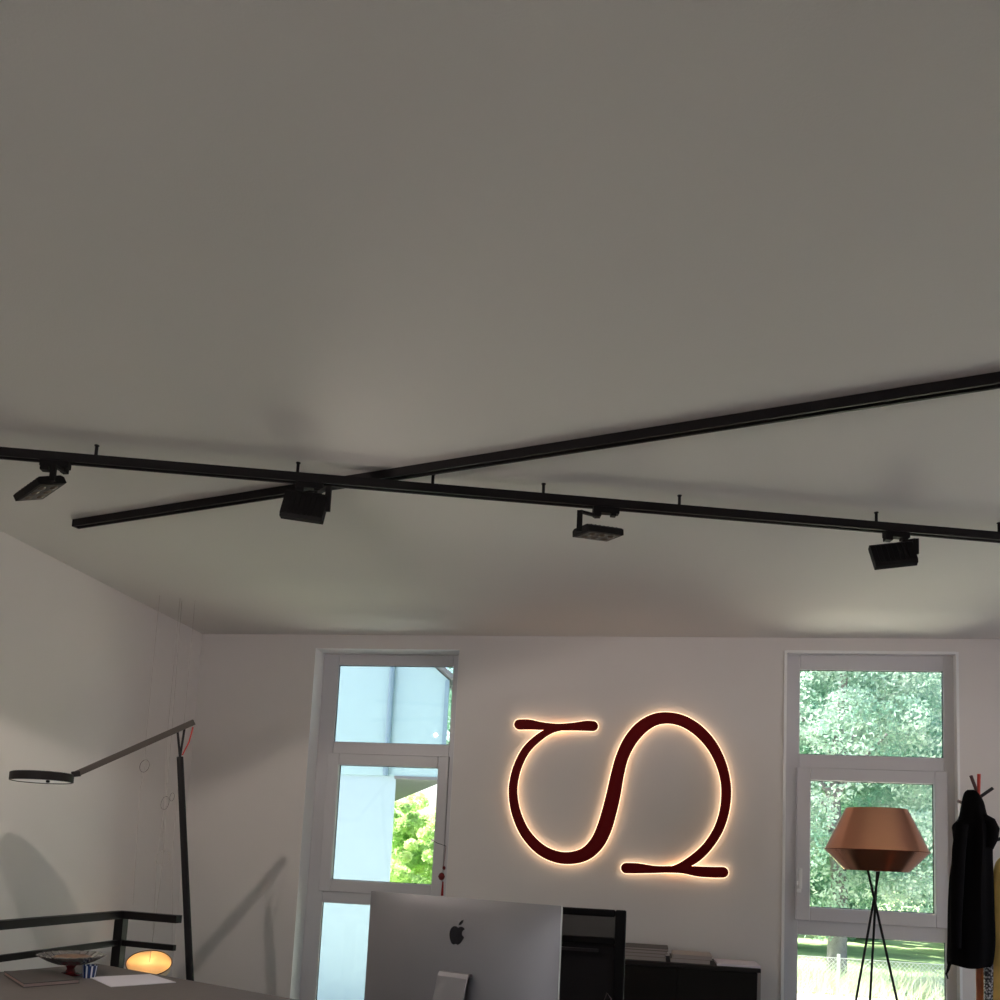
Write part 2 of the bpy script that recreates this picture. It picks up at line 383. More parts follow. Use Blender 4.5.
# ------------------------------------------------------------ desk
DA = Vector((-2.755, 4.225, 0)); DB = DA + Vector((.918, -.396, 0)).normalized()*3.5
DD = DA + Vector((-.55, -.87, 0)).normalized()*.62; 
u = (DB-DA).normalized(); vv = Vector((u.y, -u.x, 0)); 
DCc = DB + vv*1.25; DLc = DA + vv*1.25
DLc = Vector((-3.17, DLc.y+.06, 0)) if DLc.x < -3.17 else DLc
desk = thing('office_desk', 'broad grey-brown topped desk filling the bottom left of the view', 'desk', (DA+DCc)/2)
poly = [DA, DB, DCc, DLc]
m = MB(); n = 4
m.add([(p.x, p.y, z) for z in (.705, .735) for p in poly], [(3, 2, 1, 0), (4, 5, 6, 7)] + [(i, (i+1) % 4, 4+(i+1) % 4, 4+i) for i in range(4)])
m.build('desk_top', deskM, desk, bevel=.003)
for p in poly:
    q = p + (((DA+DCc)/2)-p).normalized()*.16
    MB().bar((q.x, q.y, 0), (q.x, q.y, .705), .06, .06, (1, 0, 0)).build('leg', blackM, desk, bevel=.003)
DZ = .735

# ------------------------------------------------------------ all-in-one computer
a = atZ(372, 891, 1.25); b = atZ(562, 906, 1.25)
cu = Vector((b.x-a.x, b.y-a.y, 0)); Wd = cu.length; cu.normalize(); cn = Vector((-cu.y, cu.x, 0))   # cn points away from the camera (screen side)
cc = (a+b)/2
comp = thing('desktop_computer', 'slim silver all-in-one desktop computer seen from behind, black fruit logo on its back', 'computer', (cc.x, cc.y, DZ))
def L(x, y, z): return Vector((cc.x, cc.y, 0)) + cu*x + cn*y + Vector((0, 0, z))
# curved back shell: bulges towards the camera
m = MB(); nx, nz = 24, 18; Hh = .516-.065; zt = 1.25; zb = zt-Hh
def bulge(s, t):
    return .042*(max(0, 1-abs(s)**2.6)**.8)*(max(0, 1-abs(t)**2.6)**.8)
v = []
for j in range(nz+1):
    for i in range(nx+1):
        s = -1+2*i/nx; t = -1+2*j/nz
        s = math.copysign(abs(s)**.8, s); t = math.copysign(abs(t)**.8, t)
        v.append(L(s*Wd/2, -.004-bulge(s, t), (zt+zb)/2 + t*Hh/2))
f = [(j*(nx+1)+i, j*(nx+1)+i+1, (j+1)*(nx+1)+i+1, (j+1)*(nx+1)+i) for j in range(nz) for i in range(nx)]
o0 = len(v)
rim = [i for i in range(nx+1)] + [j*(nx+1)+nx for j in range(1, nz+1)] + [nz*(nx+1)+i for i in range(nx-1, -1, -1)] + [j*(nx+1) for j in range(nz-1, 0, -1)]
for k in rim:
    s = (Vector(v[k])-L(0, 0, 0)).dot(cu); v.append(L(s, .006, v[k][2]))
nr = len(rim)
f += [(rim[k], o0+k, o0+(k+1) % nr, rim[(k+1) % nr]) for k in range(nr)] + [tuple(o0+k for k in range(nr))]
m.add(v, f); shell = m.build('back_shell', alu, comp, True)
m = MB(); m.add([L(x*Wd/2*.985, y, z) for y in (.0062, .0075) for x, z in ((-1, zb+.06), (1, zb+.06), (1, zt-.01), (-1, zt-.01))], [(0, 1, 2, 3), (7, 6, 5, 4), (0, 4, 5, 1), (1, 5, 6, 2), (2, 6, 7, 3), (3, 7, 4, 0)])
m.build('screen', mat('dark_screen', srgb(10, 10, 12), .1), comp)
# stand: neck and foot
hs = Vector((.05, 0, 0))
ztop = 1.045
m = MB()
sec = [(-.062, ztop), (-.070, ztop-.012), (-.14, DZ+.03), (-.155, DZ+.006)]
v = []
for (yy, z) in sec:
    for x in (-.022, .080):
        v.append(L(x, yy, z)); v.append(L(x, yy+.006 if z > ztop-.02 else yy+.007, z))
f = []
for i in range(len(sec)-1):
    o_ = i*4; q = o_+4
    f += [(o_, o_+2, q+2, q), (o_+1, q+1, q+3, o_+3), (o_, q, q+1, o_+1), (o_+2, o_+3, q+3, q+2)]
f += [(0, 1, 3, 2), (12, 14, 15, 13)]
m.add(v, f)
def lbox(m, x0, x1, y0, y1, z0, z1):
    return m.add([L(x, y, z) for z in (z0, z1) for x, y in ((x0, y0), (x1, y0), (x1, y1), (x0, y1))], [(3, 2, 1, 0), (4, 5, 6, 7), (0, 1, 5, 4), (1, 2, 6, 5), (2, 3, 7, 6), (3, 0, 4, 7)])
m = lbox(m, -.022, .080, -.060, -.036, ztop-.010, ztop)
lbox(m, -.07, .13, -.16, .05, DZ, DZ+.006)
m.build('stand', alu, comp, bevel=.002)
# fruit logo (bitten apple outline) 
lg = atZ(457, 936, 1.13)
logoM = mat('logo_black', srgb(14, 14, 22), .25)
def logo_pts():
    pts = []
    body = [(0,-.72),(.18,-.78),(.42,-.62),(.62,-.30),(.66,-.14),(.50,-.02),(.44,.16),(.48,.34),(.62,.48),(.44,.62),(.20,.64),(0,.56),(-.20,.64),(-.44,.62),(-.64,.44),(-.72,.14),(-.68,-.2),(-.54,-.52),(-.38,-.72),(-.2,-.79)]
    return [tuple(p) for p in catmull([(a_, b_, 0) for a_, b_ in body+[body[0]]], 5)][:-1]
LX, LZ = 0.0, 0.0
# local x of the logo on the shell
dd = ray(455.8, 934.8); pl = L(0, -.046, 0); t_ = (pl-Vector((0, 0, EYE))).dot(cn)/dd.dot(cn); hit = Vector((0, 0, EYE))+dd*t_
lx0 = (hit-L(0, 0, 0)).dot(cu); lz0 = hit.z
m = MB(); sc0 = .0355
pts = logo_pts(); n = len(pts)
def LB(x, z, e): return L(x, -.004-bulge(2*x/Wd, (z-(zt+zb)/2)/(Hh/2))-e, z)
top = [LB(lx0+p[0]*sc0, lz0+p[1]*sc0, .0016) for p in pts]; bot = [LB(lx0+p[0]*sc0, lz0+p[1]*sc0, -.003) for p in pts]
m.add(top+bot, [tuple(range(n))] + [(i, (i+1) % n, n+(i+1) % n, n+i) for i in range(n)])
leaf = [(0.02,.74),(.06,.95),(.2,1.12),(.38,1.2),(.36,.98),(.22,.8)]
n = len(leaf); top = [LB(lx0+p[0]*sc0, lz0+p[1]*sc0, .0016) for p in leaf]; bot = [LB(lx0+p[0]*sc0, lz0+p[1]*sc0, -.003) for p in leaf]
m.add(top+bot, [tuple(range(n))] + [(i, (i+1) % n, n+(i+1) % n, n+i) for i in range(n)])
m.build('logo', logoM, shell)

# ------------------------------------------------------------ things on the desk
def flat(name, corners, th, z, mt, label, cat, group=None, parent=None, bevel=0):
    ps = [atZ(px, py, z+th) for px, py in corners]; c = sum(ps, Vector())/4; m = MB()
    m.add([(p.x, p.y, zz) for zz in (z, z+th) for p in ps], [(3, 2, 1, 0), (4, 5, 6, 7), (0, 1, 5, 4), (1, 2, 6, 5), (2, 3, 7, 6), (3, 0, 4, 7)])
    o = m.build(name, mt, parent, bevel=bevel)
    if parent is None: tag(o, label, cat, group)
    return o
flat('paper_sheet', [(111, 986.5), (176, 982), (150, 974), (90, 977)], .003, DZ, paperM, 'white sheet of paper lying on the desk beside the striped glass', 'paper')
# notebook with cover and pages
ps = [atZ(px, py, DZ+.018) for px, py in [(24, 983.5), (80, 979), (52, 970), (4, 971)]]
nb = thing('notebook', 'closed dark notebook with pale page edges in front of the fluted bowl', 'notebook', (sum(ps, Vector())/4).to_2d().to_3d()+Vector((0, 0, DZ)))
for nm, z0, z1, mt, k in (('cover', DZ, DZ+.003, mat('book_cover', srgb(92, 84, 80), .5), 1), ('pages', DZ+.003, DZ+.015, mat('page_block', srgb(205, 175, 165), .8), .97), ('cover', DZ+.015, DZ+.018, mat('book_cover', srgb(92, 84, 80), .5), 1)):
    c = sum(ps, Vector())/4; q = [c+(p-c)*k for p in ps]
    MB().add([(p.x, p.y, zz) for zz in (z0, z1) for p in q], [(3, 2, 1, 0), (4, 5, 6, 7), (0, 1, 5, 4), (1, 2, 6, 5), (2, 3, 7, 6), (3, 0, 4, 7)]).build(nm, mt, nb)
c = atZ(70, 975, DZ); c.z = DZ
bowl = thing('fluted_bowl', 'silvery fluted glass bowl on a red foot at the back corner of the desk', 'bowl', c)
bowlM = mat('fluted_glass', srgb(176, 172, 168), .12, .7)
MB().lathe([(.02, .045), (.06, .050), (.10, .066), (.138, .088), (.144, .092), (.14, .095), (.10, .073), (.05, .058), (0, .055)], c, 96, flute=.045, nf=22).build('dish', bowlM, bowl, True)
MB().lathe([(.0, 0), (.055, 0), (.05, .008), (.022, .016), (.016, .03), (.024, .045), (0, .046)], c, 32).build('foot', mat('red_glass', srgb(110, 30, 34), .2), bowl, True)
MB().lathe([(0, .058), (.05, .061), (.095, .078), (.07, .088), (0, .092)], c, 32).build('filling', mat('bowl_filling', srgb(130, 100, 80), .5, var=.5, vscale=60), bowl, True)
c = atZ(89, 977.5, DZ); c.z = DZ
cup = thing('striped_glass', 'small blue and white striped drinking glass on the desk', 'glass', c)
def stripes(n):
    tc = n.nodes.new('ShaderNodeTexCoord'); sp = n.nodes.new('ShaderNodeSeparateXYZ'); n.links.new(tc.outputs['Object'], sp.inputs[0])
    at2 = n.nodes.new('ShaderNodeMath'); at2.operation = 'ARCTAN2'; n.links.new(sp.outputs[0], at2.inputs[0]); n.links.new(sp.outputs[1], at2.inputs[1])
    ml = n.nodes.new('ShaderNodeMath'); ml.operation = 'MULTIPLY'; ml.inputs[1].default_value = 9; n.links.new(at2.outputs[0], ml.inputs[0])
    sn = n.nodes.new('ShaderNodeMath'); sn.operation = 'SINE'; n.links.new(ml.outputs[0], sn.inputs[0])
    cr = n.nodes.new('ShaderNodeValToRGB'); cr.color_ramp.interpolation = 'CONSTANT'; cr.color_ramp.elements[0].color = srgb(40, 60, 110); cr.color_ramp.elements[1].color = srgb(225, 230, 240); cr.color_ramp.elements[1].position = .5
    n.links.new(sn.outputs[0], cr.inputs[0]); b = n.nodes.new('ShaderNodeBsdfPrincipled'); b.inputs['Roughness'].default_value = .2; n.links.new(cr.outputs[0], b.inputs[0]); return b.outputs[0]
MB().lathe([(.0, .002), (.028, 0), (.034, .055), (.031, .055), (.026, .006), (0, .006)], c, 32).build('tumbler', mixmat('striped_paint', stripes), cup, True)

# ------------------------------------------------------------ railing
RZ = .965
rc = atZ(122, 914.5, RZ); rl = atZ(0, 925, RZ); rr_ = atZ(179, 919.3, RZ)
dl = (rl-rc).normalized()
rl2 = rc + dl*2.6
railing = thing('stair_railing', 'black two-bar metal railing turning a corner behind the desk', 'railing', (rc.x, rc.y, 0))
MB().bar(rc, rl2, .045, .040).build('top_rail', blackM, railing)
MB().bar(rc - (rr_-rc).normalized()*.02, rr_, .045, .040).build('top_rail', blackM, railing)
MZ = RZ-.148
MB().bar((rc.x, rc.y, MZ), (rl2.x, rl2.y, MZ), .022, .030).build('middle_rail', blackM, railing)
MB().bar((rc.x, rc.y, MZ), (rr_.x-.01, rr_.y, MZ), .022, .030).build('middle_rail', blackM, railing)
MB().bar((rc.x, rc.y, 0), (rc.x, rc.y, RZ-.02), .05, .05, (1, 0, 0)).build('post', blackM, railing)
MB().bar((rl2.x, rl2.y, 0), (rl2.x, rl2.y, RZ-.02), .05, .05, (1, 0, 0)).build('post', blackM, railing)

# ------------------------------------------------------------ cantilever floor lamp behind the desk
YP = 4.22
pt = atY(180, 757, YP); pb = atY(190, 978, YP); dp = (pb-pt).normalized(); pf = pt + dp*((pt.z-.03)/-dp.z)
lamp = thing('cantilever_floor_lamp', 'tall black floor lamp with slanting pole, long arm and flat disc head', 'floor lamp', (pf.x, pf.y, 0))
MB().lathe([(.0, 0), (.15, 0), (.15, .012), (.14, .016), (.03, .02), (.02, .035), (0, .035)], (pf.x, pf.y, 0), 40).build('base', blackM, lamp, True)
MB().tube([pf, pt], [.020, .0165], 16).build('pole', blackM, lamp, True)
ft = atY(178.3, 727, YP); ft2 = atY(183.5, 727, YP)
fk = MB().tube([pt-dp*-.0, ft+Vector((0, -.012, 0))], .006, 8).tube([pt, ft2+Vector((0, .012, 0))], .006, 8); fk.build('fork', blackM, lamp, True)
ae = atY(194, 722, YP+.03); ah = atY(76, 774, YP-.35)
armM = mat('grey_arm', srgb(74, 68, 62), .45)
MB().bar(ae, ah, .020, .030).build('arm', armM, lamp, bevel=.003)
cab_ = atY(193, 727, YP+.02)
MB().tube([cab_, atY(189, 742, YP+.01), pt+Vector((.012, 0, .01))], .0035, 8).build('cable', redM, lamp, True)
hc = atY(42, 777.5, YP-.42); HR = .138
tilt = Euler((R(-.5), R(-1.5), 0)).to_matrix()
hd = MB().lathe([(0, .022), (HR-.008, .022), (HR, .018), (HR, -.018), (HR-.006, -.020), (HR-.010, -.014), (0, -.014)], hc, 56, tilt).build('lamp_head', blackM, lamp, True)
MB().lathe([(0, -.0145), (HR-.011, -.0145), (HR-.011, -.0165), (0, -.0165)], hc, 56, tilt).build('diffuser', emis('lamp_diffuser', (.8, .77, .72, 1), .2), hd, True)
q = hc + (ah-hc).normalized()*(HR-.01)
MB().bar(q, ah + (ah-hc).normalized()*.02, .03, .026).build('head_joint', blackM, lamp, bevel=.003)
q = hc + Vector((.07, -.05, -.02)); MB().lathe([(0, -.008), (.008, -.006), (.009, .004), (0, .006)], q, 12).build('switch', blackP, hd, True)

# ------------------------------------------------------------ pendant lamp and hanging cords
cordM = mat('cord_grey', srgb(190, 182, 174), .6)
pc = atY(149, 963, 4.98)
pend = thing('pendant_lamp', 'small lit bowl-shaped pendant lamp glowing warm below the railing', 'pendant lamp', pc)
rot = Euler((R(25), R(13), 0)).to_matrix()
pr = .128
MB().lathe([(pr, .0), (pr-.006, -.04), (pr-.03, -.08), (.05, -.105), (0, -.11), (0, -.106), (.048, -.101), (pr-.034, -.077), (pr-.01, -.04), (pr-.004, 0)], pc, 48, rot).build('shade', mat('cream_shade', srgb(245, 225, 190), .6, Subsurface_Weight=0.0), pend, True)
MB().tube([pc+rot@Vector((pr*math.cos(k*math.pi/24), pr*math.sin(k*math.pi/24), .001)) for k in range(48)], .0028, 6, True).build('shade_rim', mat('rim_brown', srgb(70, 50, 40), .5), pend, True)
MB().lathe([(0, -.085), (.016, -.08), (.02, -.06), (.012, -.045), (.006, -.03), (0, -.028)], pc, 20, rot).build('bulb_holder', mat('brass', srgb(140, 105, 50), .35, .8), pend, True)
l = bpy.data.lights.new('pendant_bulb', 'POINT'); l.energy = 1.6; l.color = (1, .84, .60); l.shadow_soft_size = .012
lo = bpy.data.objects.new('pendant_bulb', l); C.objects.link(lo); lo.parent = pend; lo.location = rot@Vector((0, -.0, -.02))
def ringpts(c, r, asp=1, tl=0, n=26): return [c + Vector((r*asp*math.cos(2*math.pi*k/n), .25*r*math.sin(2*math.pi*k/n+tl), r*math.sin(2*math.pi*k/n))) for k in range(n)]
top = Vector((pc.x+.02, pc.y, CEIL))
MB().tube([pc+rot@Vector((0, 0, -.03)), atY(160, 885, 4.98), atY(163, 860, 4.98), atY(166, 805, 4.98), (atY(169, 740, 4.98).x, 4.98, CEIL)], .0016, 6).build('cord', cordM, pend, True)
MB().tube(ringpts(atY(163, 858, 4.98), .045), .0016, 6, True).build('cord_loop', cordM, pend, True)
mob = thing('ring_mobile', 'three thin cords with wire rings hanging from the ceiling behind the lamp arm', 'mobile', (atY(158, 740, 4.9).x, 4.9, CEIL))
for k, (pts, (lx, ly, rad, asp), lab) in enumerate((
    ([(133, 905), (140, 790), (145, 766), (146, 738)], (144.5, 766, .038, .7), 'thin looped cord hanging farthest left behind the lamp arm'),
    ([(153, 930), (157, 860), (165, 805), (167, 738)], (165, 803, .04, .55), 'thin cord with a narrow loop hanging behind the lamp arm'),
    ([(172, 950), (173, 850), (177, 800)], (172, 797, .025, .5), 'thin cord hanging closest to the slanting lamp pole'))):
    P = [atY(a_, b_, 4.86+.05*k) for a_, b_ in pts]; P.append(Vector((P[-1].x, P[-1].y, CEIL)))
    o = MB().tube(P, .0013, 6).build('cord', cordM, mob, True)
    MB().tube(ringpts(atY(lx, ly, 4.86+.05*k), rad, asp, .6), .0018, 6, True).build('wire_ring', mat('ring_wire', srgb(120, 108, 100), .5), o, True)

# ------------------------------------------------------------ window ornament
q = atY(443, 872, WB-.03)
orn = thing('hanging_ornament', 'small red bead ornament with tassel hanging at the edge of the left window', 'ornament', q)
dr = mat('dark_red', srgb(110, 14, 12), .5)
MB().tube([atY(446, 846, WB-.03), q+Vector((0, 0, .02))], .0018, 6).build('string', dr, orn)
MB().lathe([(0, -.026), (.014, -.02), (.023, 0), (.014, .02), (0, .026)], atY(441.5, 876.5, WB-.03), 20).build('bead', dr, orn, True)
MB().lathe([(0, -.014), (.010, -.008), (.010, .008), (0, .014)], atY(444, 868, WB-.03), 12).build('small_bead', dr, orn, True)
MB().lathe([(.009, -.05), (.005, .04), (0, .045)], atY(442.5, 888, WB-.03), 12).build('tassel', mat('tassel_red', srgb(150, 30, 30), .8), orn, True)
MB().tube([atY(429, 838, WB-.02), atY(437, 843, WB-.028), atY(446, 846, WB-.03)], .0022, 6).build('twig_hook', mat('dark_green_wire', srgb(40, 60, 45), .6), orn, True)

# ------------------------------------------------------------ chair behind the computer
cy = 3.78
cx1 = atY(626.5, 911, cy).x; zt_ = atY(600, 909, cy).z
cw = .48; cxc = cx1-cw/2
ch = thing('office_chair', 'black mesh-backed office chair standing behind the computer', 'chair', (cxc, cy-.25, 0))
meshM = mixmat('chair_mesh', lambda n: (lambda t, d, mx: (n.links.new(t.outputs[0], mx.inputs[1]), n.links.new(d.outputs[0], mx.inputs[2]), mx.outputs[0])[2])(n.nodes.new('ShaderNodeBsdfTransparent'), n.nodes.new('ShaderNodeBsdfDiffuse'), n.nodes.new('ShaderNodeMixShader')))
for nd in meshM.node_tree.nodes:
    if nd.type == 'BSDF_DIFFUSE': nd.inputs[0].default_value = srgb(30, 28, 28)
    if nd.type == 'MIX_SHADER': nd.inputs[0].default_value = .6
m = MB(); x0, x1 = cxc-cw/2, cx1
ring(m, x0, x1, .5, zt_, cy-.015, cy+.015, .045, .045, .05, .030)
m.box((x0+.045, cy-.014, zt_-.145), (x1-.045, cy+.014, zt_-.115))
bk = m.build('backrest_frame', blackP, ch, bevel=.006)
MB().box((x0+.04, cy-.003, zt_-.117), (x1-.04, cy+.003, zt_-.028)).build('mesh_panel', meshM, bk)
MB().box((x0+.04, cy-.006, .54), (x1-.04, cy+.004, zt_-.143)).build('backrest_pad', mat('black_fabric', srgb(24, 22, 24), .9, bump=.4), bk)
MB().box((x0+.05, cy-.02, zt_-.175), (x1-.11, cy-.004, zt_-.163)).build('lumbar_bar', mat('dark_grey_plastic', srgb(52, 48, 50), .4), bk)
MB().box((x0, cy-.5, .43), (x1, cy-.02, .50)).build('seat', MATS['black_fabric'], ch, bevel=.02)
MB().bar((cxc, cy+.01, .41), (cxc, cy+.01, .56), .06, .03, (1, 0, 0)).bar((cxc, cy-.3, .41), (cxc, cy+.02, .41), .08, .03).build('back_bracket', blackP, ch)
MB().tube([(cxc, cy-.25, .08), (cxc, cy-.25, .42)], .025, 16).build('gas_column', mat('chrome', srgb(200, 200, 205), .12, 1), ch, True)
for k in range(5):
    an = R(72*k+20); e = Vector((cxc+.28*math.cos(an), cy-.25+.28*math.sin(an), .075))
    lg_ = MB().bar((cxc, cy-.25, .10), e, .04, .025).build('base_leg', blackP, ch)
    MB().tube([e+Vector((-.012, 0, -.045)), e+Vector((.012, 0, -.045))], .03, 14).build('castor', blackP, lg_, True)
for s in (-1, 1):
    xx = cxc+s*(cw/2+.03)
    MB().box((xx-.03, cy-.32, .66), (xx+.03, cy-.06, .69)).bar((xx, cy-.2, .46), (xx, cy-.2, .66), .03, .03, (1, 0, 0)).box((min(xx, cxc+s*.2), cy-.22, .41), (max(xx, cxc+s*.2), cy-.18, .46)).build('armrest', blackP, ch, bevel=.006)
# chrome bit of the armrest, glinting low at the backrest
q = atY(610, 993, cy-.02)
MB().tube([(q.x-.025, cy-.012, q.z-.04), (q.x-.012, cy-.02, q.z), (q.x+.004, cy-.02, q.z-.02), (q.x+.01, cy-.02, q.z-.06)], .003, 8).build('armrest_chrome', MATS['chrome'], bk, True)

# ------------------------------------------------------------ sideboard and papers
YC = 5.38
cz = atY(700, 965, YC).z; xa = atY(520, 960, YC).x; xb = atY(761, 966, YC).x
sb = thing('sideboard', 'low dark sideboard against the back wall under the sign', 'sideboard', ((xa+xb)/2, (YC+WB)/2, 0))
cabM = mat('sideboard_dark', srgb(24, 20, 16), .6, var=.06, spec=.2)
topM = mat('sideboard_top', srgb(40, 35, 33), .6, spec=.25)
MB().box((xa+.02, YC+.02, .06), (xb-.02, WB-.02, cz-.022)).build('body', cabM, sb)
MB().box((xa, YC-.004, cz-.022), (xb, WB-.018, cz)).build('top_board', topM, sb, bevel=.002)
MB().box((xb-.018, YC, 0), (xb, WB-.018, cz-.022)).build('side_panel', mat('side_panel_light', srgb(150, 142, 136), .5), sb)
MB().box((xa, YC, 0), (xa+.018, WB-.018, cz-.022)).build('side_panel', MATS['side_panel_light'], sb)
xm = atY(677, 985, YC).x; w_ = xb-.02-xm
xs = [xm, xb-.02]
k = xm
edges = [(xm+.0015, xb-.02)]
while k > xa+.1: edges.append((max(k-w_, xa+.02)+.0015, k-.0015)); k -= w_
for a_, b_ in edges:
    if b_-a_ < .05: continue
    dr_ = MB().box((a_, YC, .07), (b_, YC+.018, cz-.026)).build('door', cabM, sb, bevel=.0015)
def pile(x0, x1, yA, yB, z, layers, grp):
    for i, (h, c, dx, lab, nm) in enumerate(layers):
        o = thing(nm, lab, 'papers' if nm != 'magazine' else 'magazine', ((x0+x1)/2+dx, (yA+yB)/2, z), grp)
        cov = mat('cover_%d_%d_%d' % c, srgb(*c), .5)
        MB().box((x0+dx, yA, z), (x1+dx, yB, z+.002)).build('back_cover', cov, o)
        MB().box((x0+dx+.002, yA+.003, z+.002), (x1+dx-.003, yB-.003, z+h-.002)).build('page_block', mat('page_grey', srgb(170, 160, 154), .8), o)
        MB().box((x0+dx, yA, z+h-.002), (x1+dx, yB, z+h)).build('front_cover', cov, o)
        z += h
    return z
s0 = atY(618, 962, YC+.06).x; s1 = atY(666, 962, YC+.06).x
pile(s0, s1, YC+.05, YC+.3, cz, [(.022, (150, 142, 134), 0, 'thick pale magazine at the bottom of the pile nearest the chair', 'magazine'),
                             (.02, (120, 110, 104), -.004, 'middle grey magazine of the pile nearest the chair', 'magazine'),
                             (.018, (128, 118, 112), .008, 'brown-grey magazine topping the pile nearest the chair', 'magazine'),
                             (.014, (70, 62, 58), .012, 'dark thin folder lying on the pile nearest the chair', 'folder')], 'stacked reading on the sideboard')
s0 = atY(671, 963, YC+.06).x; s1 = atY(711, 966, YC+.06).x
pile(s0, s1, YC+.04, YC+.3, cz, [(.026, (96, 88, 82), -.004, 'dark folder under the pale stack in the middle of the sideboard', 'folder'),
                             (.022, (178, 168, 160), .006, 'pale magazine on top of the middle pile on the sideboard', 'magazine')], 'stacked reading on the sideboard')
s0 = atY(717, 966, YC+.04).x; s1 = atY(757, 967, YC+.04).x
tag(MB().box((s0, YC+.03, cz), (s1+.02, YC+.30, cz+.012)).build('paper_stack', mat('bright_paper', srgb(225, 218, 228), .7)), 'flat stack of white paper at the right end of the sideboard', 'papers')

# ------------------------------------------------------------ copper floor lamp
YL = 5.1
tp = atY(876.5, 809, YL); wp = atY(876.3, 850, YL); bp_ = atY(876.6, 871, YL)
rw = (atY(928, 851, YL)-atY(824, 850, YL)).length/2; rt = (atY(907, 808, YL)-atY(846, 808, YL)).length/2; rb = rt*1.04
lc = Vector((wp.x, YL, 0))
cl = thing('copper_floor_lamp', 'floor lamp with faceted copper shade on thin crossing black legs', 'floor lamp', lc)
zt2, zw, zb2 = tp.z, wp.z-.004, bp_.z
prof = [(rt, zt2), (rw-.004, zw+.003), (rw, zw), (rw-.004, zw-.003), (rb, zb2)]
sh = MB()
inn = [(r_-.003, z_) for r_, z_ in reversed(prof)]
n_ = 96
sh.lathe(prof+inn, lc, n_); sh.f = [f for f in sh.f if len(f) == 4]
N_ = len(prof)*2; sh.f += [((N_-1)*n_+k, (N_-1)*n_+(k+1) % n_, (k+1) % n_, k) for k in range(n_)]
shd = sh.build('lamp_shade', copperM, cl, True)
MB().lathe([(rw-.001, zw-.0015), (rw+.0015, zw-.0015), (rw+.0015, zw+.0015), (rw-.001, zw+.0015)], lc, 96).build('seam', mat('dark_copper', srgb(120, 60, 40), .3, 1), shd, True)
hub = Vector((lc.x, YL, zb2+.05))
MB().lathe([(0, zb2-.005), (.03, zb2), (.035, zb2+.02), (.02, zb2+.03), (.02, zb2+.10), (0, zb2+.10)], lc, 20).build('lamp_holder', blackM, cl, True)
for k in range(3):
    an = R(120*k+30); MB().tube([Vector((lc.x, YL, zb2+.02)), Vector((lc.x+(rb-.004)*math.cos(an), YL+(rb-.004)*math.sin(an), zb2+.012))], .003, 6).build('spoke', blackM, shd)
def leg(t0, t1, ya, yb):
    a_ = atY(*t0, YL+ya); b_ = atY(*t1, YL+yb); d_ = (b_-a_).normalized(); e = a_ + d_*((a_.z-.004)/-d_.z); a_ = a_ - d_*.02
    MB().tube([a_, e], .0065, 8).build('leg', blackM, cl, True); return e
leg((868, 871), (897, 1000), -.03, -.09); leg((879, 871), (856, 1000), .02, .06); leg((877, 874), (870, 1000), .03, .10)

# ------------------------------------------------------------ coat stand with coats
YS = 4.9
sp = atY(980, 985, YS); 
cs = thing('coat_stand', 'wooden coat stand with coloured pegs at the right edge', 'coat stand', (sp.x, YS, 0))
woodM = mat('orange_wood', srgb(168, 92, 56), .45, var=.15, vscale=20)
ztop_ = 1.80
MB().tube([(sp.x, YS, .02), (sp.x+.0, YS, ztop_)], .019, 16).build('pole', woodM, cs, True)
for k in range(4):
    an = R(90*k+45); MB().bar((sp.x, YS, .10), (sp.x+.24*math.cos(an), YS+.24*math.sin(an), .015), .03, .03).build('foot', woodM, cs)
def peg(p0, p1, y0_, y1_, mt): MB().tube([atY(*p0, YS+y0_), atY(*p1, YS+y1_)], .0085, 10).build('peg', mt, cs, True)
peg((978.5, 796), (979, 774), 0, -.03, mat('peg_red', srgb(200, 60, 40), .45))
peg((977, 792), (971, 776), 0, -.04, mat('peg_brown', srgb(80, 40, 34), .5))
peg((977, 799), (993, 788), 0, -.02, mat('peg_black', srgb(28, 22, 22), .5))
peg((970, 806), (958, 801), .02, .0, mat('peg_pale', srgb(170, 150, 145), .5))
peg((980, 845), (1003, 838), 0, -.02, MATS['peg_black'])
def garment(name, rows, thick, mt, label, cat, seed=0, nseg=44, extra=None):
    rnd = random.Random(seed); ph = [rnd.uniform(0, 6.28) for _ in range(6)]
    cs_ = atY((rows[0][1]+rows[0][2])/2, rows[0][0], YS)
    o = thing(name, label, cat, (cs_.x, YS-.06, cs_.z)); R2 = []
    rr = catmull([(a_, b_, c_) for a_, b_, c_ in rows], 5); v = []; f = []
    for j, (py, xl, xr) in enumerate(rr):
        a_ = atY(xl, py, YS-.07); b_ = atY(xr, py, YS-.07); c_ = (a_+b_)/2; hw = (b_-a_).length/2; t_ = j/len(rr)
        for k in range(nseg):
            an = 2*math.pi*k/nseg
            fo = 1 + (.10*math.sin(5*an+ph[0]+t_*2) + .06*math.sin(9*an+ph[1]-t_*3))*min(1, t_*2.5)
            yy = thick*fo*math.sin(an)*min(1, .35+2*t_)
            v.append((c_.x + hw*math.cos(an)*(1+.015*math.sin(7*an+ph[2]+5*t_)), c_.y+yy, c_.z + .006*math.sin(3*an+ph[3])))
    n_ = len(rr)
    for j in range(n_-1):
        for k in range(nseg): f.append((j*nseg+k, j*nseg+(k+1) % nseg, (j+1)*nseg+(k+1) % nseg, (j+1)*nseg+k))
    f += [tuple(range(nseg)), tuple((n_-1)*nseg+k for k in range(nseg))]
    MB().add(v, f).build('cloth_body', mt, o, True)
    return o
coatM = mat('black_cloth', srgb(12, 9, 10), .95, bump=.5, bscale=90, spec=.1)
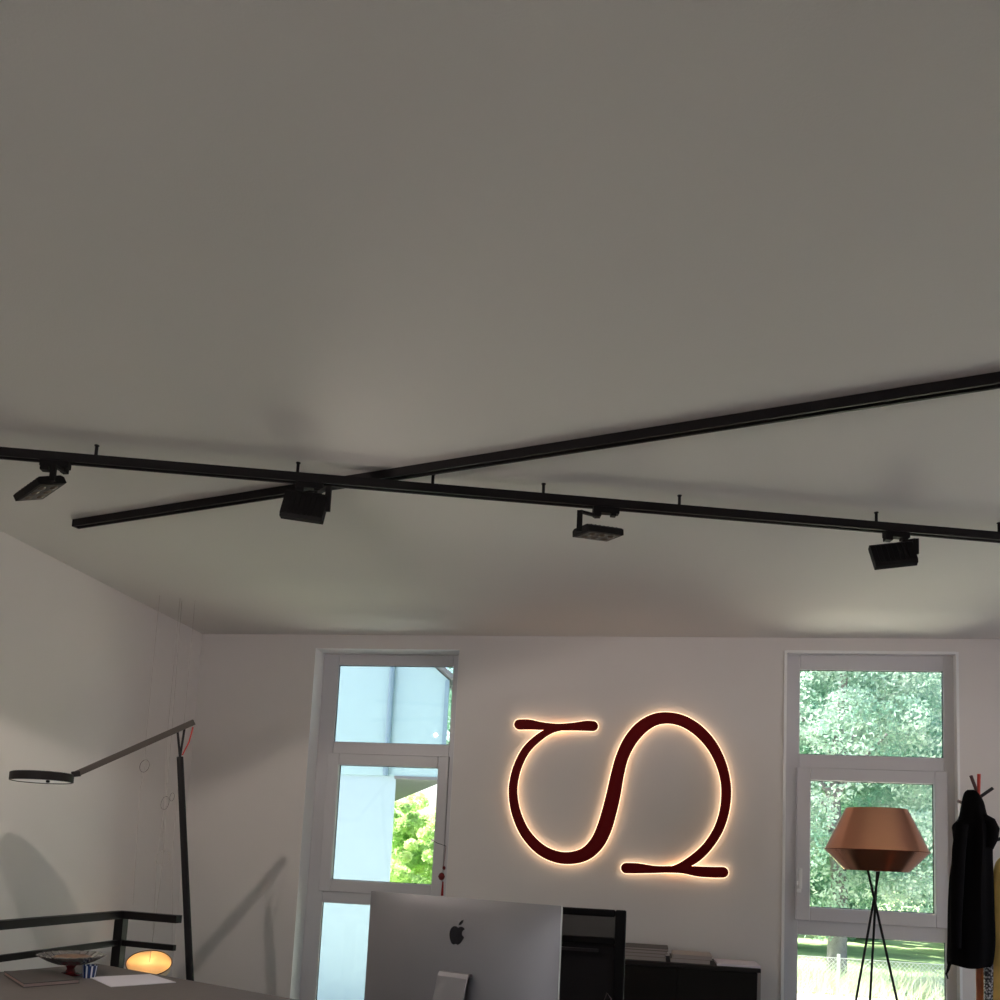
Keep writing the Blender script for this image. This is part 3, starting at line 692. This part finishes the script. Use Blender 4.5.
coat = garment('black_coat', [(791, 967, 973), (794, 964, 978), (802, 962, 983), (814, 960, 986), (821, 957.5, 990), (827, 952.5, 993), (834, 953, 994), (850, 954, 992), (880, 950, 993), (910, 948.5, 994), (940, 948, 995), (960, 947.5, 993), (966, 948, 990)], .08, coatM, 'long black coat hanging on the coat stand in front of the window edge', 'coat', 3)
# hood loops and sleeve, hem tie
q = [atY(*p, YS-.13) for p in ((984, 818), (990, 822), (993, 829), (992, 838), (989, 848))]
MB().tube(q, [.022, .027, .030, .028, .02], 12).build('hood', coatM, coat, True)
q = [atY(*p, YS-.12) for p in ((950, 962), (948, 970), (946.5, 974), (948, 979))]
MB().tube(q, [.010, .007, .005, .003], 8).build('belt_end', coatM, coat, True)
q = [atY(*p, YS-.15) for p in ((962, 824), (959, 850), (957, 890), (956, 925), (956, 948))]
MB().tube(q, [.03, .032, .030, .026, .024], 14).build('sleeve', coatM, coat, True)
garment('yellow_coat', [(856, 1006, 1010), (864, 996, 1030), (890, 992, 1048), (940, 991.5, 1055), (970, 991, 1055), (1000, 990, 1056), (1060, 988, 1056)], .07,
        mat('mustard_cloth', srgb(228, 192, 112), .9, var=.15, vscale=9, bump=.4, bscale=60), 'mustard yellow coat cut off by the right edge of the frame', 'coat', 8)
def weave(n):
    tc = n.nodes.new('ShaderNodeTexCoord'); vo = n.nodes.new('ShaderNodeTexVoronoi'); vo.inputs['Scale'].default_value = 90; n.links.new(tc.outputs['Object'], vo.inputs['Vector'])
    cr = n.nodes.new('ShaderNodeValToRGB'); cr.color_ramp.elements[0].color = srgb(220, 220, 226); cr.color_ramp.elements[1].color = srgb(60, 58, 66); cr.color_ramp.elements[1].position = .6; cr.color_ramp.elements[0].position = .25
    n.links.new(vo.outputs['Distance'], cr.inputs[0]); b = n.nodes.new('ShaderNodeBsdfPrincipled'); n.links.new(cr.outputs[0], b.inputs[0]); return b.outputs[0]
garment('silver_scarf', [(930, 985, 990), (950, 984, 992), (975, 984, 993), (1000, 984, 993), (1050, 983, 994)], .03, mixmat('silver_weave', weave), 'silver dotted scarf hanging between the black coat and the yellow coat', 'scarf', 11, 20)

# ------------------------------------------------------------ outside
def ground(name, lo, hi, mt, label=None): return struct(MB().box(lo, hi).build(name, mt), label)
grassM = mat('lawn', srgb(150, 176, 118), .9, var=.25, vscale=1.3)
pathM = mat('pale_gravel', srgb(222, 214, 196), .9, var=.06, vscale=6)
pavM = mat('paving', srgb(205, 198, 196), .9, var=.06, vscale=3)
ground('ground_bounce_paving', (-60, -40, -.5), (60, 6.02, -.25), pavM)  # unseen ground added for neutral bounce into the openings
ground('ground_bounce_strip', (-60, 6.02, -.5), (60, 9.4, -.25), mat('bounce_grass', srgb(222, 230, 206), .9, var=.08, vscale=2))  # unseen strip added, very pale green to bounce daylight up to the ceiling
ground('ground_gravel', (-60, 9.4, -.5), (60, 12.6, -.24), pathM, 'bright pale gravel yard outside')
ground('ground_lawn', (-60, 12.6, -.5), (60, 90, -.22), grassM, 'sunlit green lawn outside')
def leafmat(name, c1, c2):
    def mk(n):
        tc = n.nodes.new('ShaderNodeTexCoord'); nz = n.nodes.new('ShaderNodeTexNoise'); nz.inputs['Scale'].default_value = 1.1; nz.inputs['Detail'].default_value = 6
        n.links.new(tc.outputs['Object'], nz.inputs['Vector']); cr = n.nodes.new('ShaderNodeValToRGB')
        cr.color_ramp.elements[0].color = c1; cr.color_ramp.elements[1].color = c2; cr.color_ramp.elements[0].position = .38; cr.color_ramp.elements[1].position = .62
        n.links.new(nz.outputs['Fac'], cr.inputs[0])
        d = n.nodes.new('ShaderNodeBsdfDiffuse'); t = n.nodes.new('ShaderNodeBsdfTranslucent'); mx = n.nodes.new('ShaderNodeMixShader'); mx.inputs[0].default_value = .42
        n.links.new(cr.outputs[0], d.inputs[0]); n.links.new(cr.outputs[0], t.inputs[0]); n.links.new(d.outputs[0], mx.inputs[1]); n.links.new(t.outputs[0], mx.inputs[2]); return mx.outputs[0]
    return mixmat(name, mk)
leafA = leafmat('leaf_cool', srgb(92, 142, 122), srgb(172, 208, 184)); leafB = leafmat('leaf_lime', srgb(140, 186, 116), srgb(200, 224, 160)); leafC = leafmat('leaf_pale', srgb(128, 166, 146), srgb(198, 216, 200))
barkM = mat('bark', srgb(120, 118, 118), .9, var=.25, vscale=9, bump=.5, bscale=30)
def crown_mesh(name, rx, ry, rz, nclump, nleaf, size, seed, m, low=-1.0):
    g = np.random.default_rng(seed)
    d = g.normal(size=(nclump, 3)); d /= np.linalg.norm(d, axis=1)[:, None]; d[:, 2] = np.where(d[:, 2] < low, -d[:, 2], d[:, 2])
    c = d*(g.uniform(.55, 1.0, (nclump, 1)))*np.array([rx, ry, rz])*.86
    cr_ = g.uniform(.10, .24, nclump)*max(rx, rz)*.75
    e = g.normal(size=(nclump, nleaf, 3)); e /= np.linalg.norm(e, axis=2)[..., None]; e *= g.uniform(.6, 1.0, (nclump, nleaf, 1))
    p = (c[:, None, :] + e*cr_[:, None, None]*np.array([1, 1, .75])).reshape(-1, 3); N = len(p)
    a = g.normal(size=(N, 3)); a /= np.linalg.norm(a, axis=1)[:, None]
    b = np.cross(a, g.normal(size=(N, 3))); b /= np.linalg.norm(b, axis=1)[:, None]
    s = (size*g.uniform(.6, 1.3, N))[:, None]
    V = np.stack([p-a*s, p+b*s*.5, p+a*s, p-b*s*.5], 1).reshape(-1, 3)
    me = bpy.data.meshes.new(name); me.vertices.add(4*N); me.vertices.foreach_set('co', V.astype(np.float32).ravel())
    me.loops.add(4*N); me.loops.foreach_set('vertex_index', np.arange(4*N, dtype=np.int32)); me.polygons.add(N)
    me.polygons.foreach_set('loop_start', np.arange(0, 4*N, 4, dtype=np.int32)); me.update(calc_edges=True); me.materials.append(m); return me
def trunk_mb(h, r, seed):
    rnd = random.Random(seed); m = MB()
    pts = [(0, 0, 0), (.05, .02, h*.3), (-.05, .05, h*.6), (.1, 0, h)]
    m.tube(pts, [r*1.25, r, r*.85, r*.5], 12)
    for k in range(6):
        an = rnd.uniform(0, 6.28); z = h*rnd.uniform(.45, .8); l_ = h*rnd.uniform(.14, .24)
        m.tube([(0, 0, z), (l_*.5*math.cos(an), l_*.5*math.sin(an), z+l_*.4), (l_*math.cos(an), l_*math.sin(an), z+l_*.9)], [r*.5, r*.3, r*.12], 8)
    return m
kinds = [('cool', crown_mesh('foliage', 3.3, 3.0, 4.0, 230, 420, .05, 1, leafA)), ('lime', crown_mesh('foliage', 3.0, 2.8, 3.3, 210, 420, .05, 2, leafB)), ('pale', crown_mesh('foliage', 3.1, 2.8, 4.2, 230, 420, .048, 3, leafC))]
def tree(x, y, kind, z0, zc, sc3, label, rz=0, group='trees across the yard', tr=.28):
    o = thing('tree', label, 'tree', (x, y, z0), group)
    f = bpy.data.objects.new('foliage', kinds[kind][1]); C.objects.link(f); f.parent = o; f.location = (0, 0, zc-z0); f.scale = (sc3,)*3; f.rotation_euler = (0, 0, rz)
    mb = trunk_mb(zc-z0+1, tr, int(x*10)+int(y)); mb.v = [(p[0]+x, p[1]+y, p[2]+z0) for p in mb.v]
    mb.build('trunk', barkM, o, True); return o
GZ = -.22
# right window trees
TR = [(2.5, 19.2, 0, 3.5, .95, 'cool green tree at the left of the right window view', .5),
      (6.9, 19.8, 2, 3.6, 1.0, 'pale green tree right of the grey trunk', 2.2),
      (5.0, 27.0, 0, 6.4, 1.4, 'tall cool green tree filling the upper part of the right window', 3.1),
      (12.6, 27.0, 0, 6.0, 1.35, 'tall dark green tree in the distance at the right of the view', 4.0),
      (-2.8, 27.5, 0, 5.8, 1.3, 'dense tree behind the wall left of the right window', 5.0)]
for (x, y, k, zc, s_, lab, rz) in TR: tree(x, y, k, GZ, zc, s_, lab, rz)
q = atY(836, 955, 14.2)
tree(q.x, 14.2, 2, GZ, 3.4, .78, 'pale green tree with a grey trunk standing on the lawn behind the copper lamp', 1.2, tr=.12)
# low hedge at the far edge of the lawn (closing the view under the crowns)
hm = crown_mesh('hedge_foliage', 1.5, 1.0, 1.15, 60, 150, .10, 9, leafA)
for i, (x, lab) in enumerate(((1.9, 'rounded green shrub under the trees, left of the grey trunk'), (4.9, 'rounded green shrub under the trees, just right of the grey trunk'), (8.0, 'rounded green shrub under the trees, furthest right across the lawn'))):
    o = bpy.data.objects.new('hedge_shrub', hm); C.objects.link(o); o.location = (x, 23.0, .9); o.rotation_euler = (0, 0, i*1.3); o.scale = (1.25, .8, 1.2)
    tag(o, lab, 'shrub', 'shrubs along the lawn')
# chain-link fence
YFc = 12.9
wireM = mat('galvanised_wire', srgb(205, 210, 210), .4, .5)
fx0, fx1 = .8, 6.4; fz0, fz1 = GZ, GZ+.42
zt_f = atY(838, 958, YFc).z
fz1 = max(zt_f, fz0+.2)
fn = thing('chain_link_fence', 'low chain-link fence across the lawn outside the right window', 'fence', ((fx0+fx1)/2, YFc, fz0))
m = MB(); st = .055; hh = fz1-fz0
k = fx0
while k < fx1:
    for s in (1, -1):
        m.tube([(k, YFc+s*.003, fz0 if s > 0 else fz1), (k+hh, YFc+s*.003, fz1 if s > 0 else fz0)], .0022, 4)
    k += st
m.build('wire_mesh', wireM, fn)
MB().tube([(fx0, YFc, fz1), (fx1+hh, YFc, fz1)], .0035, 6).build('top_wire', wireM, fn)
for px in (720, 839, 965):
    x = atY(px, 960, YFc).x
    MB().tube([(x, YFc+.02, fz0), (x, YFc+.02, fz1+.05)], .022, 10).build('post', wireM, fn, True)
# tall dry grass in front of the fence
g = np.random.default_rng(5); gm = MB()
for i in range(2600):
    x = g.uniform(1.2, 5.2); y = g.uniform(12.3, 14.2); h = g.uniform(.12, .42); a_ = g.normal(0, .16, 2)+np.array([.12, 0]); z0 = GZ-.02
    gm.add([(x-.006, y, z0), (x+.006, y, z0), (x+a_[0]+.003, y+a_[1], z0+h)], [(0, 1, 2)])
tag(gm.build('tall_grass', mat('grass_blades', srgb(196, 208, 176), .8)), 'tall straggly grass growing along the chain-link fence', 'grass', kind='stuff')

# neighbour building seen through the left window
YB = 9.0
bl = mat('render_pale_blue', srgb(138, 158, 168), .85, var=.02)
roofM = mat('dark_soffit', srgb(88, 90, 92), .7)
x_l = atY(391, 860, YB).x; x_r = atY(447, 720, YB).x
zs = atY(391, 776, YB).z
zr0 = atY(448, 681, YB).z; pA = atY(430, 664, YB); sl_ = (pA.z-zr0)/(pA.x-x_r)
bd = thing('neighbouring_building', 'pale neighbouring house with overhanging upper floor outside the left window', 'building', (x_l-3, YB+2, GZ-.03))
x_far = -11
SK = -.42
m = MB(); m.add([(a_+(SK*(y-YB) if a_ > x_far else 0), y, z) for z in (GZ-.03, zs) for a_, y in ((x_far, YB), (x_l, YB), (x_l, YB+5), (x_far, YB+5))], [(3, 2, 1, 0), (4, 5, 6, 7), (0, 1, 5, 4), (1, 2, 6, 5), (2, 3, 7, 6), (3, 0, 4, 7)]); m.build('lower_wall', bl, bd)
zfar = zr0 + sl_*(-3.4)
m = MB(); xr_ = x_r; xm_ = xr_-3.4
poly = [(x_far, zs), (xr_, zs), (xr_, zr0), (xm_, zfar), (x_far, zfar+sl_*-.0+0)]
n = len(poly); m.add([(a_+SK*(y-YB)*(a_ > x_far), y, b_) for y in (YB-.02, YB+5) for a_, b_ in poly], [tuple(range(n)), tuple(range(2*n-1, n-1, -1))] + [(i, (i+1) % n, n+(i+1) % n, n+i) for i in range(n)])
m.build('upper_storey', mat('cladding_blue', srgb(134, 160, 166), .8, var=.02), bd)
m = MB(); m.add([(a_+SK*(y-YB), y, z) for z in (zs-.03, zs) for a_, y in ((x_l-.02, YB-.03), (x_r+.02, YB-.03), (x_r+.02, YB+5), (x_l-.02, YB+5))], [(3, 2, 1, 0), (4, 5, 6, 7), (0, 1, 5, 4), (1, 2, 6, 5), (2, 3, 7, 6), (3, 0, 4, 7)]); m.build('soffit', roofM, bd)
m = MB(); m.add([(a_+SK*(y-YB), y, z+h) for h in (0, .05) for a_, y, z in ((xr_+.06, YB-.1, zr0-.03), (xr_+.06, YB+5, zr0-.03), (xm_, YB+5, zfar), (xm_, YB-.1, zfar))], [(3, 2, 1, 0), (4, 5, 6, 7), (0, 1, 5, 4), (1, 2, 6, 5), (2, 3, 7, 6), (3, 0, 4, 7)]); m.build('roof', roofM, bd)
xd = atY(390, 700, YB-.06).x
MB().tube([(xd, YB-.05, zs), (xd, YB-.05, zr0-sl_*(xr_-xd)-.03)], .03, 10).build('downpipe', mat('pipe_grey', srgb(100, 124, 138), .5), bd, True)
MB().box((xr_-.03, YB-.045, zs), (xr_+.012, YB-.02, zr0)).build('corner_trim', MATS['pipe_grey'], bd)
# bushes by the house
bm_ = crown_mesh('shrub_foliage', .9, .8, .95, 90, 240, .035, 21, leafmat('leaf_bright_lime', srgb(160, 200, 120), srgb(220, 236, 176)))
def bush(px, py, Y, s_, lab):
    q = atY(px, py, Y); o = bpy.data.objects.new('garden_shrub', bm_); C.objects.link(o); o.location = (q.x, Y, max(q.z, GZ+.9*s_*.6)); o.scale = (s_,)*3; o.rotation_euler = (0, 0, px)
    tag(o, lab, 'shrub', 'shrubs beside the neighbouring house')
bush(408, 868, 18.6, 1.7, 'lime green bush beside the neighbouring house, lower in the left window')
bush(450, 846, 20.5, 1.7, 'lime green bush behind the hanging ornament')
bush(392, 850, 23.5, 1.6, 'lime green bush farthest back beside the house corner')
tree(atY(476, 700, 19).x, 19, 0, GZ, atY(476, 700, 19).z, .34, 'green tree peeping past the roof edge in the left window', .4, 'trees across the yard', .14)
